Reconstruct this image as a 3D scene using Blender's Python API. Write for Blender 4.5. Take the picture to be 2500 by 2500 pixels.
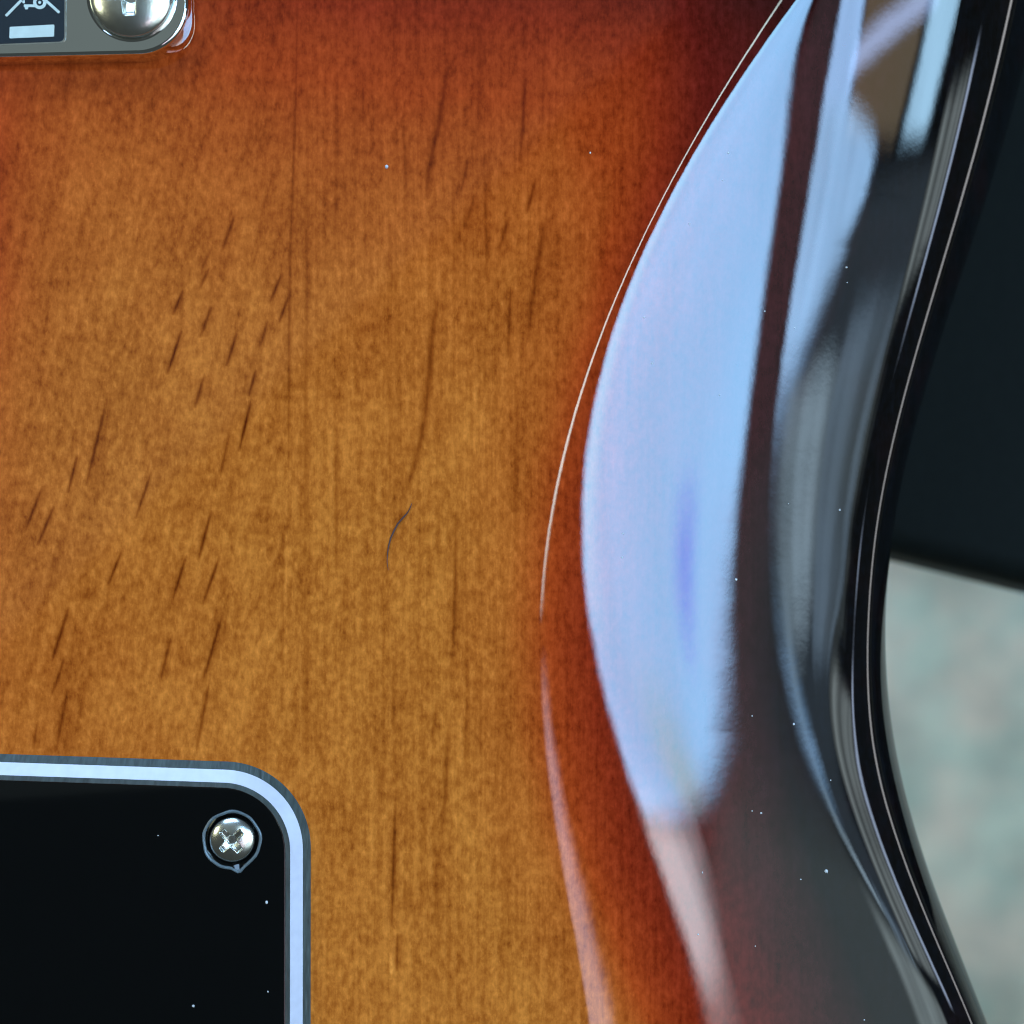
import bpy, bmesh, math, random
import numpy as np
from mathutils import Matrix, Vector

for _o in list(bpy.data.objects):
    bpy.data.objects.remove(_o)
sc = bpy.context.scene
COL = sc.collection

# ---------------------------------------------------------------- camera
CAM = 0.165                                   # height above the flat back, metres
cam = bpy.data.cameras.new('camera')
cam.sensor_width = 36.0
cam.lens = 18.0 / (0.0575 / CAM)
cam.clip_start = 0.005
cam.clip_end = 50
cam.dof.use_dof = True
cam.dof.focus_distance = CAM + 0.001
cam.dof.aperture_fstop = 17.0
cam_o = bpy.data.objects.new('camera', cam)
cam_o.location = (0, 0, CAM)
COL.objects.link(cam_o)
sc.camera = cam_o

# ---------------------------------------------------------------- room light
w = bpy.data.worlds.new('World')
sc.world = w
w.use_nodes = True
bg = w.node_tree.nodes['Background']
bg.inputs['Color'].default_value = (0.86, 1.0, 0.97, 1)
bg.inputs['Strength'].default_value = 0.055
sc.view_settings.view_transform = 'Standard'
sc.view_settings.look = 'None'
sc.view_settings.exposure = 0.0
sc.view_settings.gamma = 1.0
sc.cycles.use_denoising = True
sc.cycles.filter_width = 1.05
sc.cycles.max_bounces = 8
sc.cycles.sample_clamp_indirect = 4.0

# the windows and the added reflection lamps stand on one side of the room, about 1.5 m from the guitar
LO = Vector((0.025, 0, -0.003))
LPH = math.radians(35)
LW = Vector((math.sin(LPH), 0, math.cos(LPH)))
LU = Vector((math.cos(LPH), 0, -math.sin(LPH)))
LV = Vector((0, 1, 0))

_n = [0]
def shaped_light(name, polygon, colour, soft=0.006, dist=None, streak=None, softs=None, spots=()):
    """area lamp masked to an outline shaped for its reflection (convex polygon, metres in the window plane)"""
    _n[0] += 1
    dist = dist or 1.5 + 0.009 * _n[0]                    # lamps stand a little behind one another
    k = dist / 1.5
    pts = [(a * k, b * k) for a, b in polygon]
    a0 = min(p[0] for p in pts) - 0.02; a1 = max(p[0] for p in pts) + 0.02
    b0 = min(p[1] for p in pts) - 0.02; b1 = max(p[1] for p in pts) + 0.02
    ld = bpy.data.lights.new(name, 'AREA')
    ld.shape = 'RECTANGLE'
    ld.size = a1 - a0; ld.size_y = b1 - b0
    ld.energy = math.pi * (a1 - a0) * (b1 - b0)        # radiance 1 before the nodes
    lo = bpy.data.objects.new(name, ld)
    c = LO + LW * dist + LU * (a0 + a1) / 2 + LV * (b0 + b1) / 2
    m = Matrix((LU, LV, LW)).transposed().to_4x4()
    m.translation = c
    lo.matrix_world = m
    COL.objects.link(lo)
    ld.use_nodes = True
    nt = ld.node_tree; N = nt.nodes.new; L = nt.links.new
    em = nt.nodes['Emission']
    geo = N('ShaderNodeNewGeometry')
    sub = N('ShaderNodeVectorMath'); sub.operation = 'SUBTRACT'; sub.inputs[1].default_value = LO
    L(geo.outputs['Position'], sub.inputs[0])
    def dot(v):
        d = N('ShaderNodeVectorMath'); d.operation = 'DOT_PRODUCT'; d.inputs[1].default_value = v
        L(sub.outputs[0], d.inputs[0]); return d.outputs['Value']
    out = None
    n = len(pts)
    area = sum(pts[i][0] * pts[(i+1) % n][1] - pts[(i+1) % n][0] * pts[i][1] for i in range(n))
    for i in range(n):
        p, q = pts[i], pts[(i + 1) % n]
        ex, ey = q[0] - p[0], q[1] - p[1]
        ll = math.hypot(ex, ey)
        nx, ny = (-ey / ll, ex / ll) if area > 0 else (ey / ll, -ex / ll)   # inward
        cc = nx * p[0] + ny * p[1]
        sf = (softs[i] if softs else soft) * k
        mr = N('ShaderNodeMapRange'); mr.interpolation_type = 'SMOOTHSTEP'
        mr.inputs['From Min'].default_value = cc - sf
        mr.inputs['From Max'].default_value = cc + sf
        L(dot(LU * nx + LV * ny), mr.inputs['Value'])
        if out is None:
            out = mr.outputs[0]
        else:
            mu = N('ShaderNodeMath'); mu.operation = 'MULTIPLY'
            L(out, mu.inputs[0]); L(mr.outputs[0], mu.inputs[1]); out = mu.outputs[0]
    if streak:
        lo_, hi_, su, sv = streak
        cmb = N('ShaderNodeCombineXYZ')
        L(dot(LU * su), cmb.inputs[0]); L(dot(LV * sv), cmb.inputs[1])
        no = N('ShaderNodeTexNoise'); no.inputs['Scale'].default_value = 1; no.inputs['Detail'].default_value = 3
        L(cmb.outputs[0], no.inputs['Vector'])
        mr = N('ShaderNodeMapRange'); mr.inputs['From Min'].default_value = 0.3; mr.inputs['From Max'].default_value = 0.7
        mr.inputs['To Min'].default_value = lo_; mr.inputs['To Max'].default_value = hi_
        L(no.outputs['Fac'], mr.inputs['Value'])
        mu = N('ShaderNodeMath'); mu.operation = 'MULTIPLY'
        L(out, mu.inputs[0]); L(mr.outputs[0], mu.inputs[1]); out = mu.outputs[0]
    L(out, em.inputs['Strength'])
    em.inputs['Color'].default_value = (*colour, 1)
    col = None
    for sa, sb, ra, rb, tint in spots:                      # soft tinted spots put into the lamp's colour
        da = N('ShaderNodeMath'); da.operation = 'SUBTRACT'; L(dot(LU), da.inputs[0]); da.inputs[1].default_value = sa * k
        db = N('ShaderNodeMath'); db.operation = 'SUBTRACT'; L(dot(LV), db.inputs[0]); db.inputs[1].default_value = sb * k
        cv = N('ShaderNodeCombineXYZ')
        for dd, rr, i in ((da, ra, 0), (db, rb, 1)):
            dv = N('ShaderNodeMath'); dv.operation = 'DIVIDE'; L(dd.outputs[0], dv.inputs[0]); dv.inputs[1].default_value = rr
            L(dv.outputs[0], cv.inputs[i])
        ln = N('ShaderNodeVectorMath'); ln.operation = 'LENGTH'; L(cv.outputs[0], ln.inputs[0])
        mr = N('ShaderNodeMapRange'); mr.interpolation_type = 'SMOOTHSTEP'
        mr.inputs['From Min'].default_value = 1.0; mr.inputs['From Max'].default_value = 0.0
        L(ln.outputs['Value'], mr.inputs['Value'])
        mx = N('ShaderNodeMix'); mx.data_type = 'RGBA'
        L(mr.outputs[0], mx.inputs['Factor'])
        if col is None: mx.inputs['A'].default_value = (*colour, 1)
        else: L(col, mx.inputs['A'])
        mx.inputs['B'].default_value = (*[c * t for c, t in zip(colour, tint)], 1)
        col = mx.outputs['Result']
    if col is not None:
        L(col, em.inputs['Color'])
    return lo

# tall main window, its outline and sloping lower edge shaped for the reflection
shaped_light('window_main', [(-0.415, -0.252), (0.05, -0.077), (0.05, 0.04), (-0.04, 0.17), (-0.28, 0.44), (-0.415, 0.60)], (6.5, 13.2, 22.0),
             softs=(0.010, 0.014, 0.02, 0.02, 0.02, 0.004), streak=(0.86, 1.06, 4, 3),
             spots=[(-0.10, -0.079, 0.05, 0.016, (0.50, 0.42, 0.95)), (-0.20, -0.158, 0.15, 0.06, (1.08, 0.88, 0.66)), (0.02, -0.092, 0.12, 0.03, (1.05, 0.86, 0.86))])
shaped_light('window_edge_glow', [(-0.405, -0.12), (-0.36, -0.10), (-0.36, 0.5), (-0.405, 0.5)], (1.2, 3.5, 3.0), softs=(0.05, 0.03, 0.1, 0.01))  # extra strip that brightens the left edge of the main reflection
# lamps added for the pale tail under its reflection
shaped_light('tail_glow', [(-0.42, -0.66), (-0.345, -0.62), (-0.30, -0.20), (-0.42, -0.24)], (5.0, 4.9, 5.2),
             softs=(0.28, 0.065, 0.035, 0.006), streak=(0.75, 1.15, 30, 3))
shaped_light('tail_top_glow', [(-0.42, -0.46), (-0.39, -0.46), (-0.22, -0.185), (-0.42, -0.262)], (6.0, 6.3, 7.0), softs=(0.08, 0.05, 0.022, 0.008))
# side window: panes, a slanting bar of light between them, and lamps added for the lower reflections
shaped_light('side_pane', [(0.165, 0.062), (0.262, 0.062), (0.240, 0.40), (0.150, 0.40)], (7.0, 12.0, 20.0), softs=(0.004, 0.008, 0.008, 0.008), streak=(0.8, 1.1, 14, 2))
shaped_light('side_pane_low', [(0.178, -0.06), (0.25, -0.06), (0.37, -0.015), (0.40, 0.02), (0.385, 0.033), (0.33, 0.050), (0.27, 0.062), (0.166, 0.062)], (7.0, 12.5, 20.0),
             softs=(0.022, 0.02, 0.012, 0.01, 0.008, 0.005, 0.004, 0.006), streak=(0.6, 1.1, 14, 6))
shaped_light('slanting_pane', [(0.25, 0.078), (0.51, 0.140), (0.51, 0.163), (0.25, 0.102)], (5.5, 8.0, 14.0), soft=0.006)
shaped_light('far_pane', [(0.485, 0.032), (0.575, 0.030), (0.592, 0.40), (0.503, 0.40)], (7.5, 13.0, 18.0), softs=(0.008, 0.012, 0.01, 0.012), streak=(0.75, 1.1, 10, 2))
shaped_light('brown_patch', [(0.27, 0.045), (0.46, 0.030), (0.50, 0.40), (0.25, 0.40)], (2.0, 1.6, 1.05), soft=0.006)  # lamp tinted for the brown patch between the panes
shaped_light('low_patch', [(0.20, -0.076), (0.28, -0.085), (0.42, -0.093), (0.45, -0.084), (0.38, -0.069), (0.24, -0.067)], (4.3, 6.0, 7.4), soft=0.005, streak=(0.6, 1.2, 16, 12))
shaped_light('mid_glow', [(0.30, -0.09), (0.66, -0.09), (0.66, 0.01), (0.30, 0.01)], (0.42, 0.58, 0.75), soft=0.02)  # fill lamp added to lift the dark gap between the patches
shaped_light('low_glow', [(0.44, -0.13), (0.64, -0.13), (0.64, -0.070), (0.44, -0.062)], (1.2, 1.8, 2.5), soft=0.018, streak=(0.1, 1.6, 12, 10))
shaped_light('low_band_glow', [(0.24, -0.60), (0.85, -0.60), (0.85, -0.17), (0.50, -0.12), (0.22, -0.15)], (2.2, 2.7, 2.8), soft=0.05, streak=(0.6, 1.2, 5, 2))  # lamp added for the pale band at the lower right
shaped_light('end_glow', [(0.68, -0.085), (1.10, -0.085), (1.12, 0.09), (0.68, 0.05)], (2.6, 3.1, 3.2), softs=(0.02, 0.06, 0.03, 0.08), streak=(0.2, 1.5, 7, 0.5))  # lamp added to brighten the outer part of that band
shaped_light('end_line_glow', [(1.16, -0.14), (1.24, -0.14), (1.24, 0.12), (1.16, 0.12)], (5.0, 6.2, 8.5), softs=(0.04, 0.02, 0.03, 0.02))  # lamp added for the thin bluish line beside the rim
shaped_light('dim_band_glow', [(0.02, -0.10), (0.20, -0.10), (0.20, 0.5), (0.02, 0.5)], (0.34, 0.34, 0.42), soft=0.04)  # lamp added to haze the dark band between the two windows
# narrow bright slit lamp, added for the contour highlight, and a dimmer one lower down
shaped_light('slit', [(-0.650, -0.12), (-0.625, -0.12), (-0.612, 0.0), (-0.612, 0.6), (-0.648, 0.6)], (13, 16, 16), softs=(0.15, 0.004, 0.004, 0.1, 0.004))
shaped_light('slit_low', [(-0.675, -0.75), (-0.575, -0.75), (-0.60, -0.2), (-0.63, -0.2)], (5.0, 4.2, 5.2), softs=(0.1, 0.012, 0.06, 0.012))
# dim lamp added in place of the lit wall below the windows
shaped_light('wall_glow', [(-0.36, -0.9), (0.7, -0.9), (0.7, -0.09), (-0.05, -0.10), (-0.30, -0.26)], (0.85, 1.08, 1.15), dist=1.75,
             softs=(0.1, 0.2, 0.05, 0.05, 0.04))

def far_light(name, loc, target, sx, sy, colour):
    ld = bpy.data.lights.new(name, 'AREA'); ld.shape = 'RECTANGLE'; ld.size = sx; ld.size_y = sy
    m_ = max(colour)
    ld.color = tuple(c / m_ for c in colour); ld.energy = math.pi * sx * sy * m_
    lo = bpy.data.objects.new(name, ld); lo.location = loc
    lo.rotation_euler = (Vector(target) - Vector(loc)).to_track_quat('-Z', 'Y').to_euler()
    COL.objects.link(lo)
    return lo
far_light('ceiling_glow', (-0.75, 0.80, 2.0), (0, 0, 0), 1.6, 1.5, (0.10, 0.125, 0.125))      # dim lamp added so the chrome mirrors a grey ceiling
far_light('low_strip', (1.3, 0.0, -0.11), (0.04, 0, -0.01), 3.0, 0.045, (4.5, 4.5, 4.6))       # strip lamp added for the thin bright line on the rim
far_light('rear_fill', (-0.45, 1.45, 0.95), (0, 0, 0), 1.1, 0.8, (4.2, 6.8, 10.5))           # unseen fill added for diffuse light from the neck end
far_light('left_lamp', (-1.45, 0.35, 0.95), (0, 0, 0), 0.5, 0.5, (6.0, 6.4, 4.6))             # warm room lamp

# ---- body shape (numbers only) ----
K = 0.115 / 2500.0          # metres per photograph pixel on the plane of the back


def poly(pts, deg):
    p = np.array(pts, float)
    t = (p[:, 1] - 1250) / 1250
    c = np.polyfit(t, p[:, 0], deg)
    d = np.polyder(c)
    def f(y):
        t = (np.asarray(y, float) - 1250) / 1250
        tc = np.clip(t, -1.10, 1.06)
        return np.polyval(c, tc) + np.where(t < 0, -0.35 * 1250, np.polyval(d, tc)) * (t - tc)
    return f

L0 = poly([(2003, -130), (1915, 0), (1792, 182), (1684, 357), (1584, 552), (1523, 693), (1462, 834), (1409, 996), (1382, 1102),
           (1335, 1331), (1318, 1540), (1335, 1800), (1355, 1950), (1380, 2100), (1412, 2300), (1455, 2500)], 5)
B1 = poly([(2040, -130), (1947, 0), (1900, 67), (1785, 222), (1684, 383), (1604, 538), (1543, 673), (1496, 807), (1462, 976), (1422, 1183),
           (1410, 1304), (1422, 1452), (1449, 1586), (1496, 1741), (1540, 1896), (1631, 2164), (1698, 2346), (1738, 2494)], 6)
B2 = poly([(2062, -130), (1992, 0), (1960, 100), (1938, 202), (1923, 336), (1907, 505), (1873, 673), (1839, 794), (1826, 996), (1809, 1169), (1800, 1371),
           (1800, 1573), (1812, 1750), (1850, 2000), (1910, 2250), (1990, 2500)], 5)
B3 = poly([(2086, -130), (2035, 0), (2012, 168), (2004, 336), (1990, 485), (1954, 673), (1910, 875), (1893, 996), (1884, 1034), (1880, 1236),
           (1890, 1438), (1915, 1573), (1940, 1775), (2007, 1956), (2068, 2137), (2142, 2292), (2209, 2440)], 5)
B4 = poly([(2376, -130), (2344, 0), (2310, 202), (2263, 437), (2226, 606), (2160, 875), (2130, 1000), (2100, 1102), (2072, 1304), (2062, 1506),
           (2082, 1775), (2095, 1834), (2156, 2070), (2240, 2272), (2330, 2474)], 5)
EE = poly([(2562, -130), (2530, 0), (2472, 269), (2418, 479), (2371, 606), (2290, 841), (2245, 1000), (2174, 1340), (2165, 1500), (2163, 1600),
           (2168, 1700), (2176, 1775), (2208, 1900), (2260, 2100), (2327, 2300), (2414, 2500)], 5)
LS = lambda y: L0(y) - np.interp(y, [0, 600, 1200, 1800, 2500], [14, 30, 50, 70, 80])
PHI = [lambda y: 13.0, lambda y: 20.0, lambda y: 37.0, lambda y: 42.0,
       lambda y: 58.0 + 18.0 * sstep((y - 1350) / 650.0)]   # reflected angle, degrees, at L0 B1 B2 B3 B4

def sstep(t):
    t = np.clip(t, 0, 1)
    return t * t * t * (10 - 15 * t + 6 * t * t)


def pchip(X, Y, xq):
    """monotone cubic through the knots X, Y (lists of arrays shaped like xq); constant before, linear after"""
    n = len(X)
    h = [X[i+1] - X[i] for i in range(n-1)]
    d = [(Y[i+1] - Y[i]) / h[i] for i in range(n-1)]
    m = [np.zeros_like(xq)]
    for i in range(1, n-1):
        w1 = 2 * h[i] + h[i-1]; w2 = h[i] + 2 * h[i-1]
        p = d[i-1] * d[i]
        m.append(np.where(p > 0, (w1 + w2) * p / np.where(p > 0, w1 * d[i] + w2 * d[i-1], 1), 0))
    m.append(d[-1])
    out = np.zeros_like(xq) + Y[0]
    for i in range(n-1):
        t = (xq - X[i]) / h[i]
        v = ((1 + 2*t) * (1-t)**2 * Y[i] + t*(1-t)**2 * h[i] * m[i]
             + t*t*(3-2*t) * Y[i+1] + t*t*(t-1) * h[i] * m[i+1])
        out = np.where((t >= 0) & (t < 1), v, out)
    return np.where(xq >= X[-1], Y[-1] + m[-1] * (xq - X[-1]), out)

def slope(px, py):
    """outward tilt (rad) of the surface at photograph pixel px, py"""
    al = lambda x: np.arctan((x - 1250) * K / CAM)
    Xs = [LS(py)]
    for f, gap in ((L0, 12), (B1, 14), (B2, 18), (B3, 20), (B4, 60)):
        Xs.append(np.maximum(f(py), Xs[-1] + gap))
    Ys = [np.zeros_like(px)]
    for p, x in zip(PHI, Xs[1:]):
        Ys.append(np.maximum(Ys[-1] + 0.006, (np.radians(p(py)) - al(x)) / 2))
    return pchip(Xs, Ys, px)

def heightfield(x, y, ref):
    """x, y grids (rows, cols) in metres; height by integrating the tilt along each row"""
    z = np.zeros_like(x)
    for it in range(6):
        s = CAM / (CAM - z)
        px = 1250 + x * s / K
        py = 1250 - y * s / K
        th = slope(px, py)
        t = np.tan(np.minimum(th, 1.2))
        dx = np.diff(x, axis=1)
        z = np.concatenate([np.zeros((x.shape[0], 1)), -np.cumsum(0.5 * (t[:, 1:] + t[:, :-1]) * dx, axis=1)], 1)
    return z

# ---------------------------------------------------------------- helpers
def link(name, mesh, mat, parent=None, smooth=True):
    o = bpy.data.objects.new(name, mesh)
    COL.objects.link(o)
    if mat:
        mesh.materials.append(mat)
    if smooth:
        mesh.polygons.foreach_set('use_smooth', [True] * len(mesh.polygons))
    if parent:
        o.parent = parent
    return o

def from_bm(name, bm, mat, parent=None, smooth=True):
    bmesh.ops.recalc_face_normals(bm, faces=bm.faces)
    me = bpy.data.meshes.new(name)
    bm.to_mesh(me); bm.free()
    return link(name, me, mat, parent, smooth)

def tag(o, label, cat, group=None):
    o['label'] = label; o['category'] = cat
    if group: o['group'] = group

def PX(px, py, z=0.0):
    """point at height z that the photograph shows at px, py"""
    k = K * (CAM - z) / CAM
    return Vector(((px - 1250) * k, (1250 - py) * k, z))

def new_mat(name):
    m = bpy.data.materials.new(name); m.use_nodes = True
    return m, m.node_tree, m.node_tree.nodes['Principled BSDF']

def simple(name, col, rough=0.4, metal=0.0, coat=0.0, bump=None, spec=0.5):
    m, nt, b = new_mat(name)
    b.inputs['Base Color'].default_value = (*col, 1)
    b.inputs['Roughness'].default_value = rough
    b.inputs['Metallic'].default_value = metal
    b.inputs['Coat Weight'].default_value = coat
    b.inputs['Coat Roughness'].default_value = 0.05
    b.inputs['Specular IOR Level'].default_value = spec
    tc = nt.nodes.new('ShaderNodeTexCoord')
    mp = nt.nodes.new('ShaderNodeMapping')
    no = nt.nodes.new('ShaderNodeTexNoise')
    sc_, dist, vary = bump if bump else ((900, 900, 900), 1e-6, 0.12)
    mp.inputs['Scale'].default_value = sc_
    no.inputs['Scale'].default_value = 1; no.inputs['Detail'].default_value = 3
    nt.links.new(tc.outputs['Object'], mp.inputs[0]); nt.links.new(mp.outputs[0], no.inputs['Vector'])
    bp = nt.nodes.new('ShaderNodeBump'); bp.inputs['Distance'].default_value = dist
    nt.links.new(no.outputs['Fac'], bp.inputs['Height']); nt.links.new(bp.outputs[0], b.inputs['Normal'])
    mr = nt.nodes.new('ShaderNodeMapRange')
    mr.inputs['To Min'].default_value = 1 - vary; mr.inputs['To Max'].default_value = 1 + vary
    nt.links.new(no.outputs['Fac'], mr.inputs['Value'])
    vm = nt.nodes.new('ShaderNodeVectorMath'); vm.operation = 'SCALE'
    vm.inputs[0].default_value = col
    nt.links.new(mr.outputs[0], vm.inputs['Scale']); nt.links.new(vm.outputs[0], b.inputs['Base Color'])
    return m

# ---------------------------------------------------------------- lacquered sunburst wood
def wood_material():
    m, nt, b = new_mat('sunburst_lacquer')
    N = nt.nodes.new; L = nt.links.new
    def math_(op, a, c=None, clamp=False):
        n = N('ShaderNodeMath'); n.operation = op; n.use_clamp = clamp
        for i, v in enumerate((a, c)):
            if v is None: continue
            if isinstance(v, (int, float)): n.inputs[i].default_value = v
            else: L(v, n.inputs[i])
        return n.outputs[0]
    tc = N('ShaderNodeTexCoord')
    def noise(scale, rot=0.0, detail=2.0, rough=0.5):
        mp = N('ShaderNodeMapping'); mp.vector_type = 'TEXTURE'
        mp.inputs['Rotation'].default_value = (0, 0, rot)
        mp.inputs['Scale'].default_value = tuple(1 / s for s in scale)
        L(tc.outputs['Object'], mp.inputs[0])
        n = N('ShaderNodeTexNoise'); n.inputs['Scale'].default_value = 1
        n.inputs['Detail'].default_value = detail; n.inputs['Roughness'].default_value = rough
        L(mp.outputs[0], n.inputs['Vector'])
        return math_('SUBTRACT', n.outputs['Fac'], 0.5)
    at = N('ShaderNodeAttribute'); at.attribute_name = 'burst'
    ag = N('ShaderNodeAttribute'); ag.attribute_name = 'grain'
    sx = N('ShaderNodeSeparateXYZ'); L(tc.outputs['Object'], sx.inputs[0])
    right = math_('GREATER_THAN', sx.outputs['X'], (712 - 1250) * K)
    # dye: amber centre, red, black rim; the spray is a little uneven
    fac = math_('ADD', at.outputs['Fac'], math_('MULTIPLY', noise((260, 160, 100)), 0.05))
    ramp = N('ShaderNodeValToRGB'); L(fac, ramp.inputs[0])
    stops = BURST
    el = ramp.color_ramp.elements
    el[0].position, el[0].color = stops[0][0], (*stops[0][1], 1)
    el[1].position, el[1].color = stops[-1][0], (*stops[-1][1], 1)
    for p, c in stops[1:-1]:
        e = el.new(p); e.color = (*c, 1)
    # grain
    speck = noise((1250, 800, 100), detail=3.0, rough=0.62)
    fleck = noise((2000, 1300, 100), detail=3.0, rough=0.65)
    fine = noise((4200, 1100, 100), detail=2)
    fibre_r = noise((1500, 45, 100), detail=3)
    fibre_l = noise((900, 70, 100), rot=math.radians(-14), detail=3)
    cloud = noise((120, 75, 100), rot=math.radians(-20), detail=2)
    cloud2 = noise((420, 200, 100), rot=math.radians(-12), detail=2)
    fib = math_('ADD', math_('MULTIPLY', fibre_r, right), math_('MULTIPLY', fibre_l, math_('SUBTRACT', 1, right)))
    v = math_('MULTIPLY', speck, 1.6)
    v = math_('ADD', v, math_('MULTIPLY', math_('MAXIMUM', math_('SUBTRACT', fleck, 0.05), 0.0), 1.3))   # bright flecks
    v = math_('ADD', v, math_('MULTIPLY', fine, 0.40))
    v = math_('ADD', v, math_('MULTIPLY', fib, 0.75))
    v = math_('ADD', v, math_('MULTIPLY', cloud, 0.80))
    v = math_('ADD', v, math_('MULTIPLY', cloud2, 0.40))
    v = math_('MAXIMUM', math_('ADD', 0.97, v), 0.3)
    v = math_('MULTIPLY', v, math_('SUBTRACT', 1.0, math_('MULTIPLY', ag.outputs['Fac'], 1.12)))
    gm = N('ShaderNodeCombineColor')                       # darker grain is also redder
    L(math_('POWER', v, 0.85), gm.inputs[0]); L(math_('POWER', v, 1.2), gm.inputs[1]); L(math_('POWER', v, 1.6), gm.inputs[2])
    mx = N('ShaderNodeMix'); mx.data_type = 'RGBA'; mx.blend_type = 'MULTIPLY'; mx.inputs['Factor'].default_value = 1
    L(ramp.outputs[0], mx.inputs['A']); L(gm.outputs[0], mx.inputs['B'])
    L(mx.outputs['Result'], b.inputs['Base Color'])
    b.inputs['Roughness'].default_value = 0.6
    b.inputs['Specular IOR Level'].default_value = 0.0
    b.inputs['Coat Weight'].default_value = 1.0
    b.inputs['Coat Roughness'].default_value = 0.018
    b.inputs['Coat IOR'].default_value = 1.5
    # faint orange peel and polishing marks in the lacquer
    h1 = noise((330, 210, 100), detail=1)
    h2 = noise((1900, 1500, 100), detail=1)
    hgt = math_('ADD', math_('MULTIPLY', h1, 3.0), math_('MULTIPLY', h2, 0.55))
    bp = N('ShaderNodeBump'); bp.inputs['Distance'].default_value = 1.0e-6; bp.inputs['Strength'].default_value = 1.0
    L(hgt, bp.inputs['Height']); L(bp.outputs[0], b.inputs['Coat Normal'])
    return m

BURST = [(0.0, (0.55, 0.150, 0.0185)), (0.18, (0.475, 0.095, 0.0115)), (0.36, (0.40, 0.046, 0.0062)), (0.52, (0.27, 0.021, 0.0045)),
         (0.68, (0.14, 0.0085, 0.0045)), (0.84, (0.045, 0.006, 0.005)), (1.0, (0.0025, 0.0025, 0.003))]

GRAIN = [  # short dark pores and long grain lines: points in photograph pixels, width, strength
    *[([(a, b), (c, d)], 9, s) for a, b, c, d, s in [
        (573, 525, 542, 614, .5), (520, 599, 491, 659, .35), (511, 653, 487, 705, .45), (447, 707, 422, 769, .6),
        (443, 808, 408, 914, .65), (516, 748, 489, 823, .55), (578, 815, 553, 893, .6), (689, 666, 658, 740, .55),
        (704, 724, 681, 788, .6), (654, 782, 634, 848, .45), (625, 902, 607, 968, .6), (613, 976, 584, 1100, .65),
        (499, 914, 476, 995, .55), (261, 976, 211, 1183, .55), (188, 1113, 166, 1204, .6), (369, 1154, 331, 1266, .55),
        (561, 1055, 538, 1162, .4), (104, 1187, 60, 1300, .55), (131, 1237, 92, 1332, .55), (516, 1247, 484, 1368, .6),
        (455, 1356, 418, 1475, .6), (536, 1359, 495, 1475, .6), (297, 1345, 264, 1428, .6), (217, 1432, 207, 1464, .4),
        (168, 1483, 127, 1613, .55), (417, 1555, 391, 1664, .5), (542, 1504, 495, 1664, .6), (159, 1602, 127, 1696, .5),
        (167, 1678, 136, 1834, .45), (511, 1667, 480, 1830, .45), (91, 1765, 80, 1830, .4), (315, 1432, 293, 1475, .25),
        (213, 640, 200, 690, .25), (110, 890, 96, 960, .2), (150, 930, 134, 990, .2)]],
    ([(1093, 166), (1072, 298), (1047, 414), (1041, 476)], 15, .45), ([(1283, 174), (1275, 331), (1269, 393)], 11, .4),
    ([(1333, 530), (1321, 600), (1296, 745), (1290, 830)], 16, .4), ([(1143, 385), (1126, 468)], 10, .4),
    ([(1163, 468), (1130, 567)], 11, .35), ([(1308, 435), (1286, 522)], 9, .45), ([(1242, 530), (1221, 604)], 10, .4),
    ([(1246, 704), (1240, 870)], 8, .4), ([(1068, 729), (1058, 800), (1050, 883), (1037, 1028), (1010, 1144), (987, 1214)], 15, .42),
    ([(726, 0), (722, 250), (708, 620), (706, 860), (704, 1130)], 7, .35), ([(751, 350), (747, 900), (745, 1500)], 9, .22),
    ([(882, 166), (886, 290)], 12, .25), ([(986, 320), (992, 476)], 9, .22), ([(1112, 1255), (1112, 1420), (1105, 1620)], 9, .4),
    ([(822, 1050), (822, 1400)], 8, .22), ([(952, 900), (952, 1200)], 8, .18), ([(1263, 950), (1258, 1340)], 14, .16),
    ([(1184, 850), (1184, 960)], 8, .22), ([(965, 1950), (960, 2138), (956, 2272)], 9, .5), ([(971, 2279), (969, 2370)], 9, .4),
    ([(1097, 1760), (1092, 1850), (1081, 2030)], 12, .35), ([(1064, 1735), (1056, 1810)], 10, .3), ([(960, 1600), (960, 1810)], 9, .22),
    ([(1066, 2100), (1066, 2262)], 11, .22), ([(989, 2150), (986, 2225)], 9, .25), ([(954, 2330), (955, 2392)], 8, -.35),
    ([(822, 180), (820, 600)], 14, .14), ([(925, 1700), (920, 2400)], 14, .12), ([(1230, 1700), (1232, 2400)], 16, .12),
    ([(1170, 60), (1172, 300)], 12, .22), ([(950, 540), (956, 720)], 10, .22), ([(1105, 420), (1108, 660)], 9, .2),
    ([(1180, 350), (1190, 700)], 10, .2), ([(1330, 60), (1326, 330)], 12, .2), ([(700, 1150), (697, 1720)], 6, -.18),
    ([(690, 1200), (688, 1750)], 8, .16), ([(745, 1550), (747, 1860)], 10, .2), ([(1140, 1720), (1136, 1830)], 6, .25)]

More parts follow.
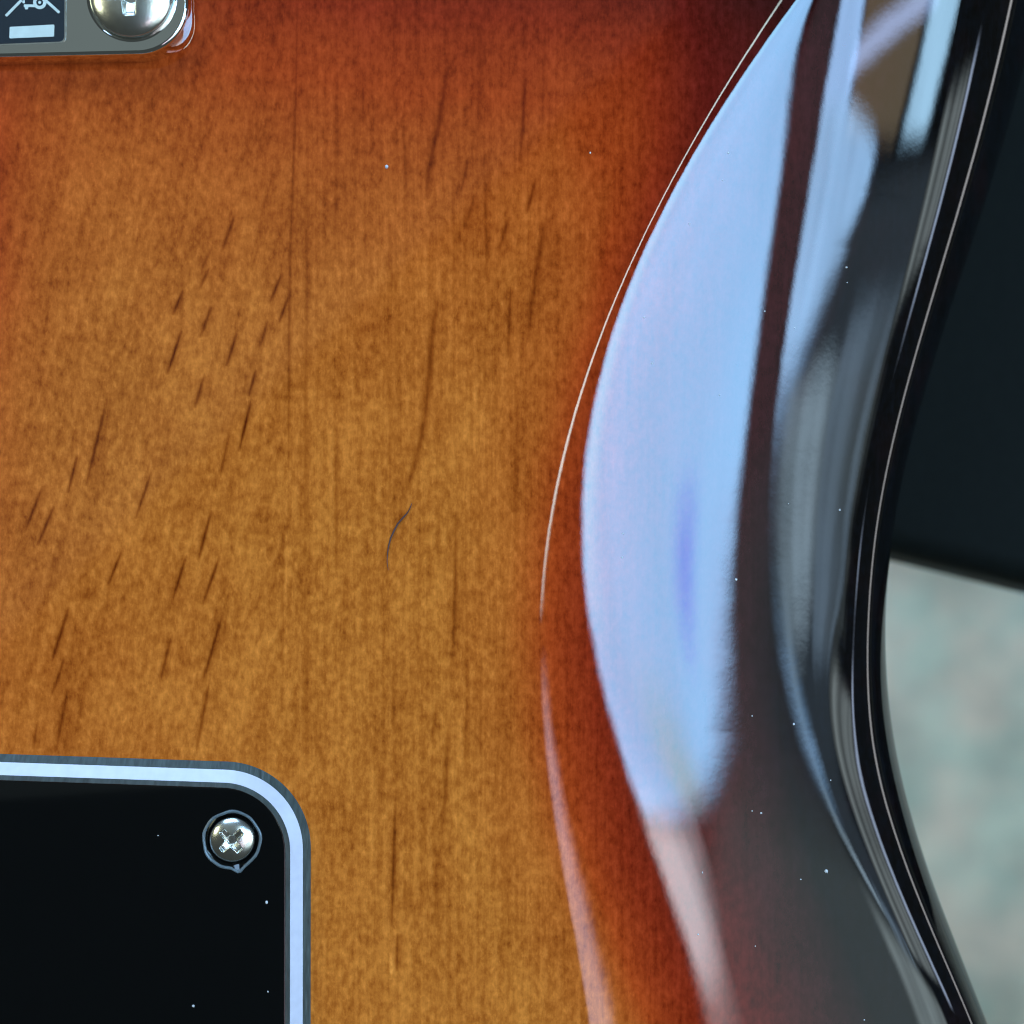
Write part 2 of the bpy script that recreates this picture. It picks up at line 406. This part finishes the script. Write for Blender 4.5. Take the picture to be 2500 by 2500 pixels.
def burst_field(px, py):
    de = EE(py) - px
    a = np.interp(de, [270, 330, 400, 470, 560, 640, 710, 780, 850, 930, 1100], [1.0, .93, .85, .80, .71, .62, .53, .45, .30, .12, 0.0])
    t = np.interp(py, [-400, -150, 0, 90, 200, 330, 480, 700, 1000, 1300], [.98, .80, .57, .48, .39, .30, .22, .13, .06, 0])
    t = t * np.interp(px, [0, 300, 600, 900, 1500], [.75, .72, .85, .95, 1.05])
    c = 0.38 * np.exp(-np.maximum(px + 60, 0) / 110.0) * np.interp(py, [100, 450, 700, 1000, 1500, 1900], [.4, .9, 1, .55, .3, .2])
    c = np.maximum(c, np.interp(px, [-2200, -700], [1, 0]))
    d = 0.10 * np.exp(-((px - 100) / 420.0) ** 2) * np.interp(py, [900, 1300, 1800], [0, .6, .8])
    return 1 - (1 - a) * (1 - np.clip(t, 0, 1)) * (1 - c) * (1 - d)

# ---------------------------------------------------------------- the body
BOTTOM = -0.044
def make_body(parent):
    ys = np.concatenate([np.linspace(0.150, 0.0665, 40)[:-1], np.linspace(0.0665, -0.0645, 820), np.linspace(-0.0645, -0.150, 40)[1:]])
    left = np.concatenate([np.linspace(-0.170, -0.0665, 30)[:-1], np.linspace(-0.0665, 0.010, 520)])
    nB = 330
    x_b4 = (B4(1250 - ys / K) - 1250) * K
    zb = np.zeros_like(ys)
    for it in range(5):
        s = np.linspace(0, 1, nB + 1)[1:]
        xr = left[-1] + (x_b4[:, None] - left[-1]) * s[None, :]
        x = np.concatenate([np.repeat(left[None, :], len(ys), 0), xr], 1)
        y = np.repeat(ys[:, None], x.shape[1], 1)
        z = heightfield(x, y, None)
        zb = z[:, -1]
        sb = CAM / (CAM - zb)
        pyb = 1250 - ys * sb / K
        b4 = np.maximum(B4(pyb), B3(pyb) + 60)
        x_b4 = (b4 - 1250) * K / sb
    th4 = np.clip(slope((1250 + x_b4 * sb / K)[:, None], pyb[:, None])[:, 0], 0.1, 0.7)
    # rounded rim: arc from the tilt of the contour to vertical
    ths = math.radians(76)
    u = np.linspace(0, 1, 91)
    th = th4[:, None] + (math.pi / 2 - th4[:, None]) * u[None, :]
    prof = 1.0 - 0.72 * u[None, :] ** 1.2                       # the rim turns tighter towards the side
    def turned(f):
        g = prof * f(th)
        return np.concatenate([np.zeros((len(ys), 1)), np.cumsum(0.5 * (g[:, 1:] + g[:, :-1]) * np.diff(th, axis=1), axis=1)], 1)
    cx_, sx_ = turned(np.cos), turned(np.sin)
    kx = np.array([np.interp(ths, th[i], cx_[i]) for i in range(len(ys))]); kz = np.array([np.interp(ths, th[i], sx_[i]) for i in range(len(ys))])
    R = np.full_like(ys, 0.008)
    for it in range(12):
        ze = zb - R * kz
        se = CAM / (CAM - ze)
        xe = (np.maximum(EE(1250 - ys * se / K), b4 + 40) - 1250) * K / se
        R = np.clip((xe - x_b4) / kx, 0.004, 0.030)
    th = th[:, 1:]
    xa = x_b4[:, None] + R[:, None] * cx_[:, 1:]
    za = zb[:, None] - R[:, None] * sx_[:, 1:]
    xw = np.repeat(xa[:, -1:], 5, 1)
    zw = za[:, -1:] + (BOTTOM + 0.002 - za[:, -1:]) * np.linspace(0, 1, 6)[None, 1:]
    xbm = np.stack([xa[:, -1] - 0.0006, xa[:, -1] - 0.002, np.full_like(ys, -0.168), np.full_like(ys, -0.170), np.full_like(ys, -0.170)], 1)
    zbm = np.repeat(np.array([[BOTTOM + 0.0006, BOTTOM, BOTTOM, BOTTOM + 0.002, -0.004]]), len(ys), 0)
    X = np.concatenate([x, xa, xw, xbm], 1); Z = np.concatenate([z, za, zw, zbm], 1)
    Y = np.repeat(ys[:, None], X.shape[1], 1)
    nr, nc = X.shape
    co = np.stack([X, Y, Z], -1).reshape(-1, 3)
    idx = np.arange(nr * nc).reshape(nr, nc)
    nxt = np.roll(idx, -1, axis=1)
    quads = np.stack([idx[:-1], idx[1:], nxt[1:], nxt[:-1]], -1).reshape(-1, 4)
    me = bpy.data.meshes.new('body')
    nq = len(quads)
    loops = np.concatenate([quads.ravel(), idx[0, :], idx[-1, ::-1]])
    me.vertices.add(len(co)); me.vertices.foreach_set('co', co.ravel().astype(np.float32))
    me.loops.add(len(loops)); me.loops.foreach_set('vertex_index', loops.astype(np.int32))
    me.polygons.add(nq + 2)
    st = np.concatenate([np.arange(nq) * 4, [nq * 4, nq * 4 + nc]])
    me.polygons.foreach_set('loop_start', st.astype(np.int32))
    me.update(calc_edges=True)
    # dye and grain
    s_ = CAM / (CAM - Z)
    px = 1250 + X * s_ / K; py = 1250 - Y * s_ / K
    bf = burst_field(px, py)
    bf[Z < -0.02] = 1.0
    gr = np.zeros_like(X)
    cx = 1250 + x[0, :len(left)] / K; cy = 1250 - ys / K
    pxm = 1250 + X / K; pym = 1250 - Y / K
    for pts, wd, stg in GRAIN:
        xs_ = [p[0] for p in pts]; ys_ = [p[1] for p in pts]
        r0, r1 = np.searchsorted(cy, [min(ys_) - 20, max(ys_) + 20])
        yy = pym[r0:r1]; xx = pxm[r0:r1]
        tot = max(ys_) - min(ys_)
        t = np.clip((yy - min(ys_)) / tot, 0, 1)
        cen = np.interp(yy, ys_, xs_)
        prof = np.clip(np.sin(np.pi * np.clip((yy - min(ys_) + 0.02 * tot) / (1.04 * tot), 0, 1)), 0, 1) ** 0.35
        wv = wd * 0.5 * (0.35 + 0.65 * prof)
        mk = prof * np.exp(-((xx - cen) / (wv + 1e-6)) ** 2) * stg
        soft = 0.25 * stg * prof * np.exp(-((xx - cen - 4) / (wv * 3 + 1)) ** 2)
        gr[r0:r1] = np.where(np.abs(mk) + np.abs(soft) > np.abs(gr[r0:r1]), mk + soft, gr[r0:r1])
    for nm, v in (('burst', bf), ('grain', gr)):
        a = me.attributes.new(nm, 'FLOAT', 'POINT')
        a.data.foreach_set('value', v.ravel().astype(np.float32))
    return link('body', me, wood_material(), parent)

M_BLACK = simple('black_plastic', (0.0016, 0.002, 0.0022), 0.09, bump=((260, 260, 260), 1.2e-6, 0.1), spec=0.5)
M_EDGE = simple('sawn_black_plastic', (0.062, 0.078, 0.072), 0.33, bump=((2100, 420, 300), 1.6e-4, 0.7))
M_LIP = simple('scraped_plastic_lip', (0.11, 0.135, 0.145), 0.3, bump=((900, 900, 900), 4e-5, 0.5))
M_WHITE = simple('white_plastic', (0.62, 0.60, 0.68), 0.35)
M_CHROME = simple('chrome', (0.84, 0.86, 0.85), 0.035, metal=1.0, bump=((130, 130, 130), 1.2e-5, 0.03))
M_STEEL = simple('screw_steel', (0.74, 0.73, 0.66), 0.24, metal=1.0, bump=((1400, 1400, 1400), 1.2e-5, 0.15))
M_PRINT = simple('dark_print', (0.010, 0.016, 0.021), 0.35)
M_PALE = simple('pale_print', (0.60, 0.66, 0.60), 0.4)
M_VINYL = simple('black_vinyl', (0.0060, 0.0075, 0.0062), 0.7, bump=((700, 700, 700), 4e-5, 0.25), spec=0.08)
M_METAL = simple('painted_leg', (0.02, 0.02, 0.022), 0.4)
M_DUST = simple('dust', (0.62, 0.62, 0.62), 0.8)
M_HAIR = simple('hair', (0.075, 0.03, 0.03), 0.4)

def fillet(corners, radii, n=14):
    """rounded polygon, counter-clockwise"""
    out = []
    m = len(corners)
    for i in range(m):
        p = Vector(corners[i]); a = Vector(corners[i-1]); b = Vector(corners[(i+1) % m]); r = radii[i]
        da = (a - p).normalized(); db = (b - p).normalized()
        ang = da.angle(db)
        t = r / math.tan(ang / 2)
        c = p + (da + db).normalized() * (r / math.sin(ang / 2))
        p0 = p + da * t; p1 = p + db * t
        a0 = math.atan2(p0.y - c.y, p0.x - c.x); a1 = math.atan2(p1.y - c.y, p1.x - c.x)
        d = (a1 - a0 + math.pi) % (2 * math.pi) - math.pi
        for k in range(n + 1):
            an = a0 + d * k / n
            out.append((c.x + r * math.cos(an), c.y + r * math.sin(an)))
    return out

def offset_poly(corners, d):
    m = len(corners); out = []
    for i in range(m):
        p = Vector(corners[i]); a = Vector(corners[i-1]); b = Vector(corners[(i+1) % m])
        e1 = (p - a).normalized(); e2 = (b - p).normalized()
        n1 = Vector((-e1.y, e1.x)); n2 = Vector((-e2.y, e2.x))
        bis = (n1 + n2).normalized()
        out.append(tuple(p + bis * (d / bis.dot(n1))))
    return out

def rings_mesh(name, rings, mat, parent, cap_top=True, cap_bottom=False, smooth=True, hole=None):
    """rings: list of (points2d, z); bridged in order"""
    bm = bmesh.new()
    rs = [[bm.verts.new((p[0], p[1], z)) for p in pts] for pts, z in rings]
    n = len(rs[0])
    for a, b in zip(rs, rs[1:]):
        for i in range(n):
            bm.faces.new((a[i], a[(i+1) % n], b[(i+1) % n], b[i]))
    if cap_top and hole is None:
        bm.faces.new(rs[-1])
    if hole is not None:
        hp, hz = hole
        hv = [bm.verts.new((p[0], p[1], hz)) for p in hp]
        es = [bm.edges.get((rs[-1][i], rs[-1][(i+1) % n])) for i in range(n)]
        es += [bm.edges.new((hv[i], hv[(i+1) % len(hv)])) for i in range(len(hv))]
        bmesh.ops.triangle_fill(bm, edges=es, use_beauty=True)
    if cap_bottom:
        bm.faces.new(list(reversed(rs[0])))
    o = from_bm(name, bm, mat, parent, smooth)
    try:
        o.data.set_sharp_from_angle(angle=math.radians(28))
    except Exception:
        pass
    return o

def screw_head(name, cx, cy, z0, R, dome, rot, arm, half, depth, parent, mat):
    """domed head with a cross recess, as one closed dome"""
    nr, na = 60, 144
    vs = []; fs = []
    c, s = math.cos(rot), math.sin(rot)
    sm = lambda e0, e1, v: (lambda t: t * t * (3 - 2 * t))(max(0.0, min(1.0, (v - e0) / (e1 - e0))))
    def h(x, y):
        r = math.hypot(x, y) / R
        z = dome * math.sqrt(max(0.0, 1 - (r * 0.985) ** 2)) if r < 1 else 0
        u = abs(c * x + s * y); v = abs(-s * x + c * y)
        k = half * 0.16
        def slot(u, v):
            hw = half * (1 - 0.25 * u / arm)
            return (1 - sm(hw - k, hw + k, v)) * (1 - sm(arm - k * 2, arm + k, u)) * (0.35 + 0.65 * (1 - sm(0, arm, u)))
        d = max(slot(u, v), slot(v, u))
        core = 1 - sm(half * 1.2, half * 1.7, math.hypot(x, y))
        return z - depth * max(d, core)
    vs.append((cx, cy, z0 + h(0, 0)))
    for i in range(1, nr + 1):
        r = R * i / nr
        for j in range(na):
            a = 2 * math.pi * j / na
            x, y = r * math.cos(a), r * math.sin(a)
            vs.append((cx + x, cy + y, z0 + h(x, y)))
    for j in range(na):                                    # skirt below the head
        a = 2 * math.pi * j / na
        vs.append((cx + 0.86 * R * math.cos(a), cy + 0.86 * R * math.sin(a), z0 - 0.5 * R))
    for j in range(na):
        fs.append((0, 1 + j, 1 + (j + 1) % na))
    for i in range(nr):
        for j in range(na):
            a = 1 + i * na; b = a + na
            fs.append((a + j, b + j, b + (j + 1) % na, a + (j + 1) % na))
    me = bpy.data.meshes.new(name)
    me.from_pydata(vs, [], fs)
    return link(name, me, mat, parent)

# ================================================================ the guitar
guitar = bpy.data.objects.new('electric_guitar', None)
guitar.empty_display_size = 0.02
guitar.location = (0, 0, BOTTOM)
COL.objects.link(guitar)
tag(guitar, 'glossy amber to black sunburst guitar body lying face down on black bench', 'guitar')
GI = Matrix.Translation((0, 0, -BOTTOM))
def keep(o):
    """parts are built in world coordinates; the guitar's origin lies at its base"""
    return o

body = make_body(guitar)

# ---- tremolo cover plate: black / white / black plies with a bevelled edge
zt = 0.0023
A = PX(-1900, 1776); B_ = PX(759, 1866); C_ = PX(757, 3900); D_ = PX(-1900, 3900)
base = [(A.x, A.y), (D_.x, D_.y), (C_.x, C_.y), (B_.x, B_.y)]       # counter-clockwise
rad0 = 0.0097
def cover_ring(d):
    return fillet(offset_poly(base, d), [0.008, 0.008, 0.008, max(0.002, rad0 - d)], 24)
cover_z = [0.00002, 0.0008, 0.0016, zt]
cover_d = [0.0, 0.00075, 0.00205, 0.00255]
sc_c = PX(566, 2051, zt)
rng = random.Random(4)
hole_r = 0.00318
hole = []
for j in range(72):
    a = 2 * math.pi * j / 72
    r = hole_r * (1 + 0.012 * math.sin(5 * a + 1) + 0.010 * math.sin(9 * a))
    da = (a - math.radians(-78) + math.pi) % (2 * math.pi) - math.pi
    r += 0.00042 * math.exp(-(da / 0.16) ** 2)
    hole.append((sc_c.x + r * math.cos(a), sc_c.y + r * math.sin(a)))
cover = rings_mesh('cover_plate', [(cover_ring(cover_d[3] - 0.00003), zt - 0.00010), (cover_ring(cover_d[3] + 0.00002), zt - 0.00003),
                                   (cover_ring(cover_d[3] + 0.00015), zt)], M_BLACK, guitar, hole=(hole, zt))
cover['label'] = 'glossy black cover plate with bevelled white-lined edge'
rings_mesh('upper_bevel', [(cover_ring(cover_d[2] + 0.00003), cover_z[2]), (cover_ring(cover_d[3] - 0.00003), zt - 0.00010), (cover_ring(cover_d[3] + 0.0006), zt - 0.00012)], M_EDGE, cover, cap_top=False)
rings_mesh('white_ply', [(cover_ring(cover_d[1] + 0.00003), cover_z[1]), (cover_ring(cover_d[2]), cover_z[2]), (cover_ring(cover_d[2] + 0.001), cover_z[2] + 0.00001)], M_WHITE, cover, cap_top=False)
rings_mesh('lower_black_ply', [(cover_ring(cover_d[0]), cover_z[0]), (cover_ring(cover_d[1]), cover_z[1]), (cover_ring(cover_d[1] + 0.001), cover_z[1] + 0.00001)], M_EDGE, cover, cap_top=False)
# countersunk hole: raised lip and cone
def ring_r(k, dr):
    return [(sc_c.x + (p[0] - sc_c.x) * k + 0, sc_c.y + (p[1] - sc_c.y) * k) for p in hole]
circ = lambda r: [(sc_c.x + r * math.cos(2 * math.pi * j / 72), sc_c.y + r * math.sin(2 * math.pi * j / 72)) for j in range(72)]
rings_mesh('raised_lip', [(ring_r(1.05, 0), zt - 0.00005), (ring_r(1.03, 0), zt + 0.00008), (ring_r(0.995, 0), zt + 0.00013), (ring_r(0.955, 0), zt + 0.00008),
                          (ring_r(0.93, 0), zt - 0.00006)], M_LIP, cover, cap_top=False)
rings_mesh('countersink', [(ring_r(0.932, 0), zt - 0.00004), (circ(0.00262), zt - 0.00045), (circ(0.0024), zt - 0.0006)], M_BLACK, cover, cap_top=False)
screw_head('cover_screw', sc_c.x, sc_c.y, zt - 0.00035, 0.00252, 0.00095, math.radians(42), 0.00150, 0.00040, 0.0008, cover, M_STEEL)

# ---- chrome neck plate
tp = 0.0030
A = PX(-1100, 163, tp); B_ = PX(459, 129, tp); C_ = PX(463, -900, tp); D_ = PX(-1100, -900, tp)
nb = [(A.x, A.y), (B_.x, B_.y), (C_.x, C_.y), (D_.x, D_.y)]
def plate_ring(d):
    return fillet(offset_poly(nb, d), [0.0056 - d] * 4, 28)
rs = [(plate_ring(-0.00002), 0.00002), (plate_ring(-0.00002), tp - 0.0005)]
for k in range(1, 7):
    a = math.pi / 2 * k / 6
    rs.append((plate_ring(0.00045 * (1 - math.cos(a))), tp - 0.0005 + 0.0005 * math.sin(a)))
plate = rings_mesh('neck_plate', rs, M_CHROME, guitar)
plate['label'] = 'chrome neck plate with rounded corner and dark printed square'
ns = PX(322, -8, tp)
screw_head('plate_screw', ns.x, ns.y, tp + 0.0001, 0.0046, 0.0015, math.radians(2), 0.0024, 0.00072, 0.0013, plate, M_STEEL)
rc = lambda r: [(ns.x + r * math.cos(2 * math.pi * j / 96), ns.y + r * math.sin(2 * math.pi * j / 96)) for j in range(96)]
rings_mesh('screw_rim', [(rc(0.0050), tp - 0.00004), (rc(0.00497), tp + 0.00012), (rc(0.00485), tp + 0.00020), (rc(0.00468), tp + 0.00014), (rc(0.0046), tp - 0.00004)], M_CHROME, plate, cap_top=False)
# dark printed square with the crossed-out bin mark and bar
zs = tp + 0.00003
def pp(px, py, z=zs): v = PX(px, py, z); return (v.x, v.y)
def flat(name, pts, mat, parent, z0, th=0.00003):
    return rings_mesh(name, [(pts, z0 - th), (pts, z0)], mat, parent, smooth=False)
sq = flat('printed_square', fillet([pp(-420, 124), pp(157, 101), pp(160, -560), pp(-420, -560)], [0.0005, 0.0006, 0.0005, 0.0005], 8), M_PRINT, plate, zs)
sq2 = flat('square_border', fillet([pp(-425, 128), pp(161, 105), pp(164, -565), pp(-425, -565)], [0.0006, 0.0007, 0.0006, 0.0006], 8), M_STEEL, plate, zs - 0.00001, 0.00002)
ze = zs + 0.00004
flat('emblem_bar', fillet([pp(23, 94), pp(132, 89.5), pp(133, 60), pp(24, 66)], [0.00012] * 4, 4), M_PALE, plate, ze)
def stroke(name, p, q, wpx):
    a = Vector(pp(*p, ze)); b = Vector(pp(*q, ze)); d = (b - a).normalized(); n = Vector((-d.y, d.x)) * wpx * K * 0.5
    return flat(name, fillet([tuple(a - n), tuple(b - n), tuple(b + n), tuple(a + n)], [wpx * K * 0.3] * 4, 3), M_PALE, plate, ze)
stroke('emblem_cross_stroke', (14, 39), (186, -135), 6.5)
stroke('emblem_cross_stroke', (145, 31), (-40, -135), 6.5)
stroke('bin_side', (58, 8), (46, -100), 6)
stroke('bin_side', (108, 0), (120, -100), 6)
stroke('bin_base', (58, 14), (96, 14), 6.5)
flat('bin_foot', [pp(59, 12), pp(62, 23), pp(68, 23), pp(71, 12)], M_PALE, plate, ze + 0.000004)
wc = pp(97, 6, ze)
cir = lambda r: [(wc[0] + r * K * math.cos(2 * math.pi * j / 48), wc[1] + r * K * math.sin(2 * math.pi * j / 48)) for j in range(48)]
flat('bin_wheel', cir(16), M_PALE, plate, ze + 0.00001)
flat('wheel_gap', cir(8.2), M_PRINT, plate, ze + 0.000016, 0.00001)
flat('wheel_hub', cir(3.6), M_PALE, plate, ze + 0.000022, 0.00001)

# parts were laid out in world space: rest them on the guitar's own origin
for o in bpy.data.objects:
    if o.parent == guitar:
        o.matrix_parent_inverse = GI

# ================================================================ what lies on it
def tube(name, pts, r, mat):
    bm = bmesh.new(); prev = None
    n = len(pts); m = 8
    for i, p in enumerate(pts):
        d = (Vector(pts[min(i+1, n-1)]) - Vector(pts[max(i-1, 0)])).normalized()
        s = d.cross(Vector((0, 0, 1))).normalized(); u = s.cross(d)
        rr = r * (0.22 + 0.78 * math.sin(math.pi * (i + 0.3) / (n - 0.4)) ** 1.6)
        ring = [bm.verts.new(Vector(p) + s * rr * math.cos(2*math.pi*k/m) + u * rr * math.sin(2*math.pi*k/m)) for k in range(m)]
        if prev:
            for k in range(m):
                bm.faces.new((prev[k], prev[(k+1) % m], ring[(k+1) % m], ring[k]))
        prev = ring
    return from_bm(name, bm, mat)
hp = [(1006, 1228), (1004, 1233), (1000, 1243), (994, 1253), (983, 1265), (971, 1279), (962, 1296), (954, 1313), (949, 1332), (946, 1351), (945, 1372), (948, 1392)]
hair = tube('hair', [PX(a, b, 0.0001) for a, b in hp], 0.0001, M_HAIR)
tag(hair, 'thin dark curved hair lying on the amber wood of the guitar', 'hair')

def surf(px, py):
    """point of the back seen at px, py"""
    z = 0.0
    for k in range(8):
        p = PX(px, py, z)
        xs_ = np.linspace(0.0, max(p.x, 1e-4), 400)[None, :]
        z = float(heightfield(xs_, np.full_like(xs_, p.y), None)[0, -1]) if p.x > 0 else 0.0
    return PX(px, py, z)
bm = bmesh.new()
rng = random.Random(11)
DUST = [(944, 407, 5.5), (2017, 2127, 6), (1441, 373, 3), (1858, 1985, 3.5), (1778, 373, 3.2), (1683, 547, 2.5), (1572, 775, 2.6), (1592, 887, 3.2),
        (1757, 964, 2.6), (1521, 1303, 2.6), (1519, 1361, 2.8), (1797, 1415, 4), (2050, 1245, 3), (2066, 653, 3.5), (2068, 690, 2.5), (651, 2203, 4.5),
        (472, 2456, 3.5), (654, 2421, 2.5), (386, 2040, 2), (1938, 1768, 3.5), (1844, 2310, 2.5), (1955, 2147, 2.5), (2028, 1905, 3), (1836, 1748, 2.5),
        (1715, 2130, 2.5), (1704, 2281, 3), (1836, 1980, 2.5), (2110, 2490, 2.5), (1765, 440, 2), (1940, 800, 2.5), (1867, 760, 3), (1925, 1230, 2)]
for a, b, r in DUST:
    on_cover = a < 690 and b > 1920
    c = PX(a, b, zt) if on_cover else surf(a, b)
    m = Matrix.Translation(c) @ Matrix.Diagonal((r * K * rng.uniform(.7, 1.1), r * K * rng.uniform(.7, 1.2), r * K * 0.6, 1)) @ Matrix.Rotation(rng.uniform(0, 3), 4, 'Z')
    bmesh.ops.create_icosphere(bm, subdivisions=1, radius=1.0, matrix=m)
dust = from_bm('dust', bm, M_DUST)
dust['kind'] = 'stuff'; dust['label'] = 'pale dust specks scattered over the glossy lacquer'; dust['category'] = 'dust'

# ================================================================ bench and floor
def rounded_box(name, sx, sy, z0, z1, r, mat, parent, mw, seg=5):
    bm = bmesh.new()
    bmesh.ops.create_cube(bm, size=1.0, matrix=Matrix.Translation((0, 0, (z0 + z1) / 2)) @ Matrix.Diagonal((sx, sy, z1 - z0, 1)))
    bmesh.ops.bevel(bm, geom=bm.edges[:], offset=r, segments=seg, profile=0.5, affect='EDGES')
    bmesh.ops.transform(bm, matrix=mw, verts=bm.verts)
    return from_bm(name, bm, mat, parent)
FLOOR = -0.48
p1 = PX(2168, 1346, BOTTOM); p2 = PX(2500, 1428, BOTTOM)
ed = (p2 - p1).normalized()
up = Vector((-ed.y, ed.x, 0))
BX, BY = 0.52, 0.36
mid = p1 - ed * 0.10 + up * (BY / 2)
mw = Matrix((ed, up, Vector((0, 0, 1)))).transposed().to_4x4(); mw.translation = (mid.x, mid.y, 0)
bench = bpy.data.objects.new('bench', None); COL.objects.link(bench)
tag(bench, 'black padded bench under the guitar body', 'bench')
rounded_box('cushion', BX, BY, BOTTOM - 0.045, BOTTOM, 0.004, M_VINYL, bench, mw)
for sx in (-1, 1):
    for sy in (-1, 1):
        lm = mw @ Matrix.Translation((sx * (BX / 2 - 0.04), sy * (BY / 2 - 0.04), 0))
        rounded_box('leg', 0.03, 0.03, FLOOR, BOTTOM - 0.045, 0.003, M_METAL, bench, lm, 2)

def carpet_material():
    m, nt, b = new_mat('mottled_carpet')
    N = nt.nodes.new; L = nt.links.new
    tc = N('ShaderNodeTexCoord')
    def noise(s, d=2):
        n = N('ShaderNodeTexNoise'); n.inputs['Scale'].default_value = s; n.inputs['Detail'].default_value = d
        L(tc.outputs['Object'], n.inputs['Vector']); return n
    n1 = noise(24, 3); n2 = noise(34, 2); n3 = noise(900, 2)
    r = N('ShaderNodeValToRGB'); L(n1.outputs['Fac'], r.inputs[0])
    e = r.color_ramp.elements
    e[0].position = 0.34; e[0].color = (0.47, 0.43, 0.33, 1)
    e[1].position = 0.66; e[1].color = (0.84, 0.69, 0.52, 1)
    r2 = N('ShaderNodeValToRGB'); L(n2.outputs['Fac'], r2.inputs[0])
    e = r2.color_ramp.elements
    e[0].position = 0.36; e[0].color = (0.84, 1.0, 0.98, 1)
    e[1].position = 0.64; e[1].color = (1.03, 0.98, 0.95, 1)
    mx = N('ShaderNodeMix'); mx.data_type = 'RGBA'; mx.blend_type = 'MULTIPLY'; mx.inputs['Factor'].default_value = 1
    L(r.outputs[0], mx.inputs['A']); L(r2.outputs[0], mx.inputs['B'])
    L(mx.outputs['Result'], b.inputs['Base Color'])
    b.inputs['Roughness'].default_value = 0.95
    b.inputs['Specular IOR Level'].default_value = 0.1
    bp = N('ShaderNodeBump'); bp.inputs['Distance'].default_value = 0.002; bp.inputs['Strength'].default_value = 0.6
    L(n3.outputs['Fac'], bp.inputs['Height']); L(bp.outputs[0], b.inputs['Normal'])
    return m
me = bpy.data.meshes.new('floor')
me.from_pydata([(-3, -3, FLOOR), (3, -3, FLOOR), (3, 3, FLOOR), (-3, 3, FLOOR)], [], [(0, 1, 2, 3)])
fl = link('floor', me, carpet_material(), None, False)
fl['kind'] = 'structure'; fl['label'] = 'pale mottled grey carpet floor below the bench'
